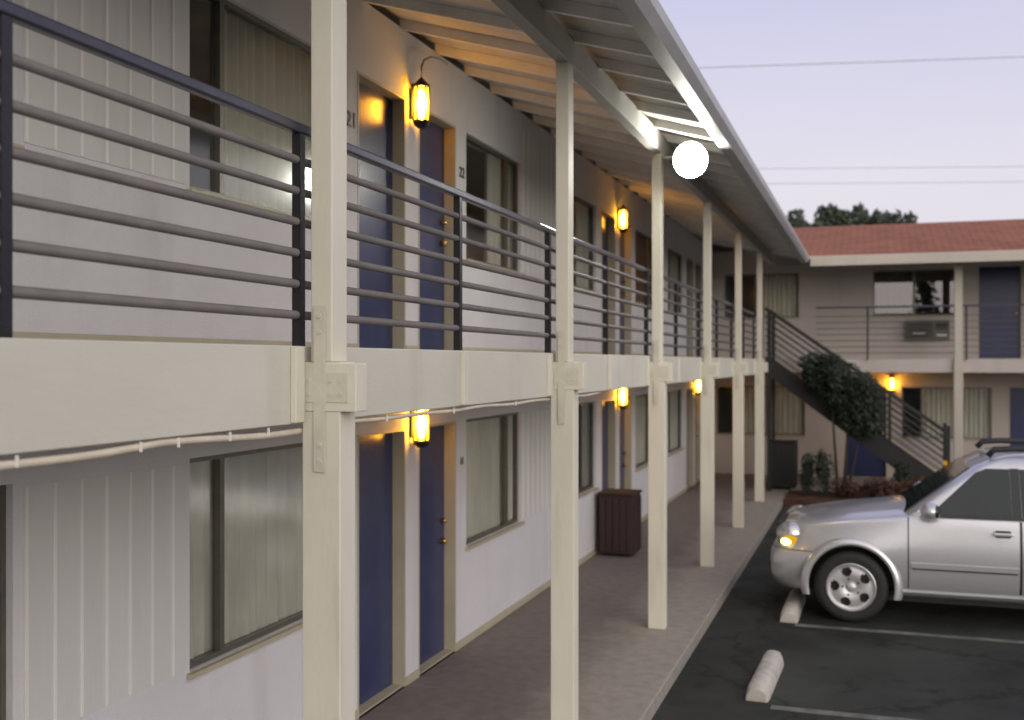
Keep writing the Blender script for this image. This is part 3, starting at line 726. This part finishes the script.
for i, (x_, y_, h_, r_, lf, lb) in enumerate([
        (-1.15, 20.9, .85, .20, 'leaf_dark', 'slim dark upright bush in the bed before the black bin'),
        (-.82, 20.75, 1.05, .17, 'leaf_dark', 'taller slim dark bush in the bed beside the navy door'),
        (.15, 20.75, .40, .36, 'leaf_red', 'low reddish brown bush before the navy door under the stairs'),
        (.72, 20.9, .42, .34, 'leaf_red', 'low rusty red bush just behind the hood of the silver car'),
        (-.42, 20.7, .36, .26, 'leaf_red', 'small dull red bush left of the other red bushes'),
        (.55, 21.4, .62, .22, 'leaf_dark', 'dark green bush close to the bottom of the stairs')]):
    rs = random.Random(20 + i)
    cl = [((rs.uniform(-.5, .5) * r_, rs.uniform(-.4, .4) * r_, h_ * rs.uniform(.25, .85)), (r_ * rs.uniform(.5, .8), r_ * .6, h_ * rs.uniform(.2, .32))) for _ in range(7)]
    plant('bush', lb, 'bush', (x_, y_, .02), cl, 22000, .04, lf, [([(0, 0, -.05), (.01, 0, h_ * .6)], .02, .008), ([(.03, 0, -.05), (.06, .02, h_ * .5)], .014, .006)], 'bushes in the planting bed', seed=30 + i)
# trees beyond the far roof
for i, (x_, y_, h_, sp_, lb) in enumerate([
        (-3.2, 46, 9.2, 1.7, 'dark round topped tree above the far roof, next to the gutter end'),
        (-1.5, 47, 9.45, 1.7, 'tallest dark tree above the far roof'),
        (.1, 48, 9.3, 1.4, 'dark tree above the far roof, second from the end of the row'),
        (1.35, 47, 9.1, 1.0, 'smaller dark tree ending the row above the far roof')]):
    rs = random.Random(50 + i)
    cl = [((rs.uniform(-1, 1) * sp_ * .75, rs.uniform(-1, 1) * sp_ * .6, h_ * rs.uniform(.45, .86)), (sp_ * rs.uniform(.28, .5), sp_ * .45, h_ * rs.uniform(.06, .12))) for _ in range(22)]
    cl += [((rs.uniform(-1, 1) * sp_ * .6, 0, h_ * rs.uniform(.86, .95)), (sp_ * .22, sp_ * .3, h_ * .05)) for _ in range(6)]
    plant('broadleaf_tree', lb, 'tree', (x_, y_, GZ), cl, 1500, .15, 'leaf_far',
          [([(0, 0, 0), (.1, 0, h_ * .35), (0, .1, h_ * .8)], .22, .05), ([(.05, 0, h_ * .3), (.8, .3, h_ * .6)], .1, .03), ([(.05, 0, h_ * .32), (-.8, -.2, h_ * .62)], .1, .03)], 'trees beyond the far roof', seed=60 + i)
def conifer(x_, y_, h_, w_, lb, seed):
    rs = random.Random(seed); cl = []
    for k in range(16):
        f = k / 15; r_ = w_ * (1 - f * .93); zc = h_ * (.1 + .88 * f)
        for q in range(3):
            a = rs.uniform(0, 6.28); cl.append(((.45 * r_ * math.cos(a), .45 * r_ * math.sin(a), zc + rs.uniform(-.2, .2)), (r_ * .6, r_ * .6, h_ * .035)))
    plant('conifer_tree', lb, 'tree', (x_, y_, GZ), cl, 130, .2, 'leaf_far', [([(0, 0, 0), (0, 0, h_ * .95)], .22, .03)], 'conifers around the parking lot', seed=seed)
conifer(2.9, -14, 9.5, 1.9, 'tall dark conifer mirrored in the upper window of the far wing', 91)
conifer(6.0, -17, 8.5, 1.7, 'shorter conifer mirrored beside the tall one in the far window', 92)
conifer(13.5, 12.5, 11, 3.0, 'broad conifer at the edge of the lot beyond the car', 93)  # out of view, added to keep low light off the far wing
conifer(14.0, 7.5, 10, 3.0, 'broad conifer at the edge of the lot, nearer than its twin', 94)  # second unseen tree added for the same shade
# ------------------------------------------------------------------ overhead wires
def wire(p, q, sag, r, label):
    bm = B(); p, q = Vector(p), Vector(q)
    tube(bm, [p.lerp(q, i / 24) - Vector((0, 0, sag * (1 - (2 * i / 24 - 1) ** 2))) for i in range(25)], r, 6)
    tag(obj('overhead_wire', bm, M['wire']), label, 'wire', 'overhead wires across the sky')
FW, RT = Vector((-.319, .948, 0)), Vector((.948, .319, 0))
def span(D, z0_, z1_): return (FW * D - RT * 35 + Vector((0, 0, z0_)), FW * D + RT * 45 + Vector((0, 0, z1_)))
wire(*span(42, 13.2, 15.6), .35, .024, 'highest overhead wire crossing the dusk sky')
wire(*span(60, 13.6, 13.75), .3, .022, 'upper wire of the lower pair above the far roof')
wire(*span(60, 12.75, 12.9), .3, .022, 'lowest overhead wire just above the far roof')

# ------------------------------------------------------------------ silver car
car = thing('parked_car', 'silver four door sport utility car parked nose to the walkway', 'car', (-1.05, 12.37, GZ))
ST = [  # x, zb, wsill, wm, zlow, zmid, wsh, zsh, zt
    (0.00, .40, .46, .56, .46, .56, .50, .63, .65), (0.05, .31, .60, .69, .43, .58, .61, .69, .71), (0.11, .27, .68, .77, .42, .62, .62, .85, .90),
    (0.22, .25, .76, .84, .45, .66, .71, .95, 1.00), (0.48, .25, .82, .90, .50, .72, .79, 1.00, 1.06), (0.85, .27, .84, .925, .52, .76, .83, 1.045, 1.115),
    (1.25, .28, .85, .925, .52, .78, .86, 1.09, 1.165), (1.38, .28, .85, .92, .52, .78, .87, 1.115, 1.18), (1.60, .28, .85, .92, .52, .78, .875, 1.12, 1.14), (2.6, .28, .85, .92, .52, .78, .88, 1.12, 1.14),
    (3.67, .28, .85, .925, .52, .78, .87, 1.12, 1.14), (4.25, .30, .84, .90, .52, .78, .85, 1.10, 1.13), (4.50, .34, .78, .85, .5, .78, .80, 1.07, 1.1), (4.60, .42, .64, .72, .5, .76, .66, 1.0, 1.02)]
def prof(s):
    x, zb, ws, wm, zl, zm, wh, zh, zt = s
    h = [(0, zb), (ws * .7, zb), (ws, zb + .02), (wm - .01, zl), (wm, zm), (wm * .4 + wh * .6, zm * .45 + zh * .55), (wh, zh), (wh * .93, zh + (zt - zh) * .35), (wh * .5, zt - (zt - zh) * .12), (0, zt)]
    full = [(x, -y, z) for y, z in h] + [(x, y, z) for y, z in h[-2:0:-1]]
    return full
bm = B(); rings = [[bm.verts.new(p) for p in prof(s)] for s in ST]; n = len(rings[0])
for A_, B_ in zip(rings, rings[1:]):
    for k in range(n): bm.faces.new([A_[k], A_[(k + 1) % n], B_[(k + 1) % n], B_[k]])
bm.faces.new(rings[0]); bm.faces.new(rings[-1][::-1])
tmp = obj('tmp', bm, [M['paint'], M['trim']])
tmp.modifiers.new('s', 'SUBSURF').levels = 2; tmp.modifiers['s'].render_levels = 2
cutters = []
for wx in (.85, 3.67):
    for sy in (-1, 1):
        cbm = B(); lathe(cbm, [(.43, sy * 1.2), (.43, sy * .52)], 40, axis='y', c=(wx, 0, .375))
        c_ = obj('cut', cbm, M['trim']); cutters.append(c_)
        md = tmp.modifiers.new('b', 'BOOLEAN'); md.operation = 'DIFFERENCE'; md.object = c_; md.solver = 'EXACT'
        try: md.material_mode = 'TRANSFER'
        except Exception: pass
dg = bpy.context.evaluated_depsgraph_get(); dg.update()
bme = bpy.data.meshes.new_from_object(tmp.evaluated_get(dg))
sub = tmp; 
for md in list(tmp.modifiers):
    if md.type == 'BOOLEAN': tmp.modifiers.remove(md)
dg.update(); plain = bpy.data.meshes.new_from_object(tmp.evaluated_get(bpy.context.evaluated_depsgraph_get()))
for c_ in cutters: bpy.data.objects.remove(c_)
bpy.data.objects.remove(tmp)
bme.name = 'body'; body = bpy.data.objects.new('body', bme); col.objects.link(body); body.parent = car
for p in bme.polygons: p.use_smooth = True
bme.set_sharp_from_angle(angle=R(40))
def patch(x0, x1, z0, z1, side, off):
    b = B(); b.from_mesh(plain)
    bmesh.ops.recalc_face_normals(b, faces=b.faces)
    for co_, no_ in (((x0, 0, 0), (-1, 0, 0)), ((x1, 0, 0), (1, 0, 0)), ((0, 0, z0), (0, 0, -1)), ((0, 0, z1), (0, 0, 1)), ((0, side * .5, 0), (0, -side, 0))):
        bmesh.ops.bisect_plane(b, geom=b.verts[:] + b.edges[:] + b.faces[:], plane_co=co_, plane_no=no_, clear_outer=True)
    b.normal_update()
    nrm = {v: v.normal.copy() for v in b.verts}
    r_ = bmesh.ops.extrude_face_region(b, geom=b.faces[:])
    src = list(nrm)
    nv = [g_ for g_ in r_['geom'] if isinstance(g_, bmesh.types.BMVert)]
    b.normal_update()
    for v in nv:
        nn = min(src, key=lambda s_: (s_.co - v.co).length_squared) if src else None
        v.co += nrm[nn] * off
    for f in b.faces: f.material_index = 0
    return b
for sd in (-1, 1):
    for x0, x1 in ((1.405, 2.42), (2.445, 3.25)):
        d = obj('door', patch(x0, x1, .385, 1.095, sd, .006), M['paint'], car, smooth=True)
        d.data.set_sharp_from_angle(angle=R(35))
        xh = x1 - .15
        bm = B(); box(bm, xh - .09, xh + .09, sd * .925, sd * .965, .965, .998); obj('handle', bm, M['paint'], d, bevel=.012)
        bm = B(); box(bm, xh - .07, xh + .07, sd * .905, sd * .929, .945, 1.015); obj('handle_recess', bm, M['trim'], d, bevel=.01)
        obj('side_moulding', patch(x0 + .02, x1 - .01, .605, .655, sd, .02), M['paint'], d)
        obj('moulding_insert', patch(x0 + .03, x1 - .02, .588, .602, sd, .012), M['trim'], d)
    obj('bumper_gap', patch(.03, .50, .700, .708, sd, .002), M['trim'], car)
    obj('side_sill', patch(1.29, 3.24, .285, .365, sd, .025), M['paint'], car)
    obj('door_gap', patch(1.393, 1.405, .385, 1.10, sd, .0015), M['trim'], car)
    obj('door_gap', patch(2.42, 2.445, .385, 1.10, sd, .0015), M['trim'], car)
    # wheel arches
    for wx in (.85, 3.67):
        bm = B(); n = 30; rows = []
        for i in range(n + 1):
            a = R(-14) + R(208) * i / n
            rows.append([bm.verts.new((wx + r_ * math.cos(a), sd * y_, .375 + r_ * math.sin(a))) for r_, y_ in ((.420, .86), (.420, .924), (.430, .934), (.455, .931), (.50, .905), (.50, .86))])
        for A_, B_ in zip(rows, rows[1:]):
            for k in range(5): bm.faces.new([A_[k], A_[k + 1], B_[k + 1], B_[k]])
        for v in bm.verts:
            if v.co.z < .27: v.co.z = .27
        obj('wheel_arch', bm, M['paint'], car, smooth=True)
# cabin
def cw(z): return .865 - .25 * (z - 1.08)
def cxf(z): return 1.30 + 1.34 * (z - 1.08)
def cxr(z): return 4.50 - .40 * (z - 1.08)
bm = B(); rings = []
for z, ins in ((1.06, 0), (1.35, 0), (1.62, 0), (1.69, .035), (1.735, .12), (1.755, .30)):
    zz = min(z, 1.62); wv = cw(zz) - ins; xf = cxf(zz) + ins * 1.6 + (.10 if z > 1.64 else 0); xr = cxr(zz) - ins * .9
    ring = []; rc = .10
    for cx_, cy_, a0 in ((xf + rc * 1.2, -wv + rc, 180), (xr - rc, -wv + rc, 270), (xr - rc, wv - rc, 0), (xf + rc * 1.2, wv - rc, 90)):
        for k in range(5):
            a = R(a0 + 22.5 * k); ring.append(bm.verts.new((cx_ + (rc * 1.2 if a0 in (180, 90) else rc) * math.cos(a), cy_ + rc * math.sin(a), z)))
    rings.append(ring)
n = len(rings[0])
for A_, B_ in zip(rings, rings[1:]):
    for k in range(n): bm.faces.new([A_[k], A_[(k + 1) % n], B_[(k + 1) % n], B_[k]])
bm.faces.new(rings[-1])
cb_ = obj('cabin_roof', bm, M['paint'], car, smooth=True); cb_.data.set_sharp_from_angle(angle=R(45))
def sideglass(name, poly, sd, m, off=.006):
    b = B(); prism(b, poly, lambda p, k: (p[0], sd * (cw(p[1]) + (off if k else -.004)), p[1])); return obj(name, b, m, car)
for sd in (-1, 1):
    sideglass('side_window', [(1.60, 1.135), (2.36, 1.135), (2.34, 1.605), (2.13, 1.605), (2.03, 1.56)], sd, M['carglass'])
    sideglass('side_window', [(2.45, 1.135), (3.22, 1.135), (3.14, 1.605), (2.43, 1.605)], sd, M['carglass'])
    sideglass('side_window', [(3.34, 1.135), (4.28, 1.135), (4.16, 1.59), (3.26, 1.605)], sd, M['carglass'])
    sideglass('window_pillar', [(2.362, 1.125), (2.448, 1.125), (2.428, 1.612), (2.342, 1.612)], sd, M['trim'], .005)
    sideglass('window_seal', [(1.50, 1.112), (4.32, 1.112), (4.31, 1.134), (1.56, 1.134)], sd, M['trim'], .009)
    bm = B(); tube(bm, [(2.16, sd * .60, 1.72), (2.22, sd * .60, 1.785), (2.4, sd * .60, 1.80), (3.9, sd * .60, 1.79), (4.08, sd * .60, 1.765), (4.14, sd * .60, 1.71)], .032, 10); obj('roof_rail', bm, M['trim'], car, smooth=True)
    bm = B(); ellipsoid(bm, (1.60, sd * 1.02, 1.19), (.095, .12, .085), 16, 12); mb = obj('wing_mirror', bm, M['paint'], car, smooth=True)
    bm = B(); bar(bm, (1.62, sd * .84, 1.14), (1.61, sd * .96, 1.155), .07, .05); obj('mirror_arm', bm, M['trim'], mb)
    bm = B(); ellipsoid(bm, (1.645, sd * 1.025, 1.19), (.056, .105, .07), 14, 10); obj('mirror_glass', bm, M['carglass'], mb, smooth=True)
    hl = obj('headlight', (lambda b: (ellipsoid(b, (.235, sd * .685, .85), (.15, .125, .13), 18, 12), b)[1])(B()), M['headlens'], car, smooth=True)
    bm = B(); ellipsoid(bm, (.235, sd * .755, .80), (.092, .072, .078), 14, 10); obj('indicator_lamp', bm, M['amber'], hl, smooth=True); bm = B(); ellipsoid(bm, (.205, sd * .785, .785), (.062, .055, .042), 14, 10); obj('lamp_core', bm, M['ambercore'], hl, smooth=True)
    bm = B(); box(bm, 4.46, 4.57, sd * .70, sd * .80, .80, 1.05); obj('tail_light', bm, pm('tail_red', (.3, .02, .02), .2), car, bevel=.02)
bm = B()
zs = (1.14, 1.60)
prism(bm, [(-1, zs[0]), (1, zs[0]), (1, zs[1]), (-1, zs[1])], lambda p, k: (cxf(p[1]) - (.022 if k else -.03) + .0, p[0] * (cw(p[1]) - .12), p[1]))
obj('windscreen', bm, M['carglass'], car)
bm = B(); prism(bm, [(-1, 1.15), (1, 1.15), (1, 1.56), (-1, 1.56)], lambda p, k: (cxr(p[1]) + (.008 if k else -.03), p[0] * (cw(p[1]) - .14), p[1])); obj('rear_window', bm, M['carglass'], car)
bm = B(); box(bm, .075, .18, -.42, .42, .70, .92); obj('grille', bm, M['trim'], car, bevel=.02)
bm = B(); box(bm, -.012, .06, -.40, .40, .42, .52); obj('bumper_intake', bm, M['trim'], car, bevel=.015)
bm = B(); box(bm, .6, 4.0, -.60, .60, .20, .30); obj('underbody', bm, M['trim'], car)
# wheels (local: axis y, outer face towards -y)
def wheel_parts(par):
    bm = B(); lathe(bm, [(.235, -.10), (.30, -.115), (.342, -.105), (.362, -.07), (.365, 0), (.362, .07), (.342, .105), (.30, .115), (.235, .10)], 40, axis='y', close=False); obj('tyre', bm, M['rubber'], par, smooth=True)
    rim = B(); lathe(rim, [(.245, -.108), (.238, -.112), (.228, -.095), (.222, -.03), (.22, .09)], 40, axis='y', close=False)
    # disc with five holes
    nA = 60; RR = [.0, .05, .075, .115, .135, .185, .203, .226]
    YY = [-.075, -.078, -.088, -.094, -.095, -.090, -.086, -.092]
    def hole(i, j):
        a = ((i + .5) / nA * 5) % 1
        return .27 < a < .73 and j in (4,) or .33 < a < .67 and j in (3, 5)
    vs = {}
    def V(i, j, k):
        i %= nA
        if j == 0: i = 0
        if (i, j, k) not in vs:
            a = 2 * math.pi * i / nA + R(18); vs[i, j, k] = rim.verts.new((RR[j] * math.cos(a), YY[j] + .03 * k, RR[j] * math.sin(a)))
        return vs[i, j, k]
    for i in range(nA):
        for j in range(len(RR) - 1):
            if hole(i, j): continue
            for k in (0, 1):
                vv = [V(i, j, k), V(i + 1, j, k), V(i + 1, j + 1, k), V(i, j + 1, k)]
                rim.faces.new(vv[1:] if j == 0 and False else ([vv[0], vv[2], vv[3]] if j == 0 else vv))
            if hole(i - 1, j): rim.faces.new([V(i, j, 0), V(i, j + 1, 0), V(i, j + 1, 1), V(i, j, 1)])
            if hole(i + 1, j): rim.faces.new([V(i + 1, j, 0), V(i + 1, j + 1, 0), V(i + 1, j + 1, 1), V(i + 1, j, 1)])
            if j + 1 < len(RR) - 1 and hole(i, j + 1): rim.faces.new([V(i, j + 1, 0), V(i + 1, j + 1, 0), V(i + 1, j + 1, 1), V(i, j + 1, 1)])
            if j > 0 and hole(i, j - 1): rim.faces.new([V(i, j, 0), V(i + 1, j, 0), V(i + 1, j, 1), V(i, j, 1)])
    r_ = obj('rim', rim, M['alloy'], par, smooth=True); r_.data.set_sharp_from_angle(angle=R(35))
    bm = B(); lathe(bm, [(.0005, -.10), (.035, -.102), (.05, -.092), (.05, -.076)], 20, axis='y')
    obj('hub_cap', bm, M['alloy'], par, smooth=True)
    bm = B()
    for k in range(5):
        a = 2 * math.pi * (k + .5) / 5 + R(18); tube(bm, [(.085 * math.cos(a), -.085, .085 * math.sin(a)), (.085 * math.cos(a), -.099, .085 * math.sin(a))], .011, 6)
    obj('lug_nut', bm, M['trim'], par)
    bm = B(); lathe(bm, [(.218, -.02), (.218, .0)], 32, axis='y'); obj('brake_disc', bm, M['trim'], par)
first = None
for wx in (.85, 3.67):
    for sd in (-1, 1):
        if first is None:
            wv = bpy.data.objects.new('wheel', None); col.objects.link(wv); wv.parent = car; wheel_parts(wv); first = wv
        else:
            wv = copy_tree(first, car)
        wv.location = (wx, sd * .80, .365); wv.rotation_euler = (0, R(20) if sd < 0 else 0, 0 if sd < 0 else R(180))

# parts of the two wings were modelled in world space
for root, loc in ((wing, wing.location), (far, far.location)):
    iv = Matrix.Translation(-Vector(loc))
    for ch in root.children: ch.matrix_parent_inverse = iv
